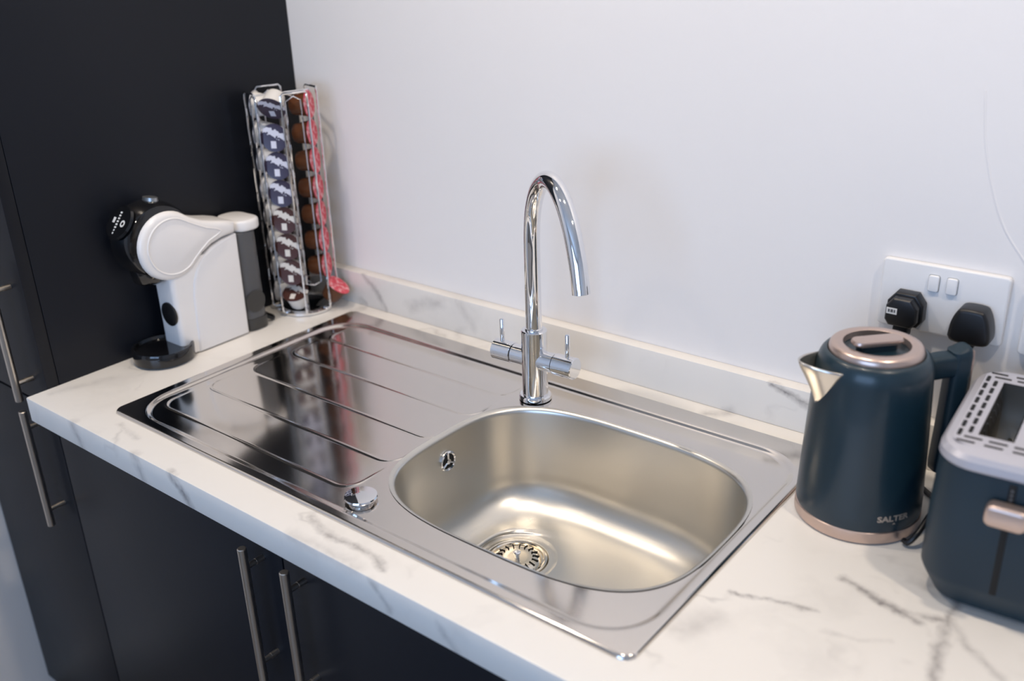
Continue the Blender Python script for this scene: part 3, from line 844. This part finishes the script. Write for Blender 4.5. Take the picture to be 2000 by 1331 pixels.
# vent dashes around the openings
def dash(x, y, lx, ly, z=.1821):
    bm = bmesh.new()
    for vv in rrect(-lx, lx, -ly, ly, min(lx, ly)*.9, 3): bm.verts.new((vv[0], vv[1], .0006))
    bm.faces.new(bm.verts)
    r_ = bmesh.ops.extrude_face_region(bm, geom=list(bm.faces))
    for v in [g for g in r_['geom'] if isinstance(g, bmesh.types.BMVert)]: v.co.z -= .0012
    return finish('vent_slot', bm, M['dark_hole'], top)
pv = dash(0, 0, .0019, .0072); ph = dash(0, 0, .0085, .0014)
first = {id(pv): True, id(ph): True}
def place(o, x, y):
    c = o
    if first[id(o)]: first[id(o)] = False
    else: c = o.copy(); COL.objects.link(c); c.parent = top
    c.location = (x, y, .1822)
for s in (-1, 1):
    for k in range(8): place(pv, s*(SW1+.0160), -.0700+.0200*k)
    for k in range(7): place(pv, s*(SW1+.0075), -.0600+.0200*k)
    for k in range(5): place(ph, -.0500+.025*k, s*(SL+.0195))
    for k in range(5): place(ph, -.0450+.0225*k, s*(SL+.0095))
# lever and track on the front
yf = -D2
box('lever_track', (-.0032, yf-.0006, .036), (.0032, yf+.004, .160), M['dark_hole'], to, .0008)
extrude('lever', rrect(-.0185, .0185, .1220, .1445, .0070, 6), 'y', yf-.020, yf-.003, M['rose'], to, .0035, 3)
bm = bmesh.new(); add_box(bm, (-.0024, yf-.005, .127), (.0024, yf+.003, .138)); finish('lever_stem', bm, M['black'], to)
bm = bmesh.new()
for k in range(4): add_box(bm, (-.0012, yf-.0009, .140+.0045*k), (.0012, yf-.0004, .1425+.0045*k))
finish('track_print', bm, M['icon_grey'], to)

# ================================================================== SOCKETS AND PLUGS
sx, sz = 1.0941, .1789
so = empty('double_socket', (sx+.073, -.0005, sz+.043)); tag(so, 'white double wall socket with two rocker switches and plugs in it', 'socket')
extrude('face_plate', rrect(-.073, .073, -.043, .043, .005, 4), 'y', -.0095, 0, M['socket'], so, .0022)
for s in (-1, 1):
    extrude('rocker_surround', rrect(s*.0105-.0068, s*.0105+.0068, .0105, .0320, .003, 4), 'y', -.0099, -.009, M['grey_btn'], so)
    bm = bmesh.new()
    o = extrude('rocker_switch', rrect(s*.0105-.0062, s*.0105+.0062, .0110, .0315, .0026, 4), 'y', -.0128, -.009, M['rocker'], so, .0012)
so2 = empty('switch_plate', (1.258+.043, -.0005, sz+.040)); tag(so2, 'white switch plate partly in view on the wall beyond the double socket', 'switch')
extrude('face_plate', rrect(-.043, .043, -.043, .043, .005, 4), 'y', -.0095, 0, M['socket'], so2, .0022)
extrude('rocker_switch', rrect(-.007, .007, -.011, .011, .0026, 4), 'y', -.0125, -.009, M['rocker'], so2, .0012)

PY = -.0102
p1 = empty('power_plug', (1.1315, PY, .2085)); tag(p1, 'black angular plug with a small white sticker in the double socket', 'plug')
oct_ = [(-.022, -.012), (-.016, -.0205), (.016, -.0205), (.022, -.012), (.0215, .009), (.012, .0215), (-.012, .0215), (-.0215, .009)]
extrude('plug_body', [(a, b) for a, b in oct_], 'y', -.018, 0, M['black'], p1, .003, 3, 30)
extrude('plug_front', [(a*.86, b*.86) for a, b in oct_], 'y', -.032, -.016, M['black'], p1, .004, 3, 30)
extrude('sticker', [(-.0165, -.002), (-.004, -.002), (-.004, .0058), (-.0165, .0058)], 'y', -.0324, -.0318, M['icon'], p1)
bm = bmesh.new()
for k, (a, b) in enumerate(((-.0145, -.0125), (-.0115, -.0085), (-.0075, -.0060))):
    add_box(bm, (a, -.0327, .0003), (b, -.03235, .0040))
finish('sticker_print', bm, M['icon_grey'], p1)
extrude('cord_grip', rrect(-.009, .009, -.033, -.018, .003, 3), 'y', -.026, -.008, M['black'], p1, .002)
cz = -.2085
O1 = Vector((1.1315, PY, .2085))
tube('cord', [q-O1 for q in spline([(1.1315, -.027, .178), (1.132, -.029, .150), (1.137, -.036, .095), (1.152, -.055, .030), (1.190, -.073, .006), (1.220, -.100, .006), (1.2295, -.140, .016), (1.2305, -.170, .030), (1.2265, -.197, .018), (1.2195, -.204, .007), (1.2135, -.200, .0055)], 6)], .0033, M['black'], p1, 10)
p2 = empty('power_plug', (1.2095, PY, .2080)); tag(p2, 'black rounded plug without a sticker in the double socket, above the toaster', 'plug')
trap = spline([(-.0235, -.015), (-.018, -.0215), (0, -.0228), (.018, -.0215), (.0235, -.015), (.0215, .002), (.0165, .0155), (.010, .0210), (-.010, .0210), (-.0165, .0155), (-.0215, .002), (-.0235, -.015)][0:12] and [(-.0235, -.015, 0), (-.018, -.0215, 0), (0, -.0228, 0), (.018, -.0215, 0), (.0235, -.015, 0), (.0215, .002, 0), (.0165, .0155, 0), (.010, .0210, 0), (-.010, .0210, 0), (-.0165, .0155, 0), (-.0215, .002, 0), (-.0235, -.015, 0)], 3)
extrude('plug_body', [(a.x, a.y) for a in trap[:-1]], 'y', -.030, 0, M['black'], p2, .005, 4, 35)
extrude('cord_grip', rrect(-.006, .006, -.031, -.018, .003, 3), 'y', -.020, -.008, M['black'], p2, .002)
cz = -.2080
tube('cord', spline([(0, -.014, -.028), (.001, -.015, -.05), (.002, -.02, -.10), (.006, -.026, -.16), (.012, -.030, cz+.020), (.020, -.033, cz+.006), (.045, -.034, cz+.0035), (.08, -.036, cz+.0035)], 6), .0033, M['black'], p2, 10)
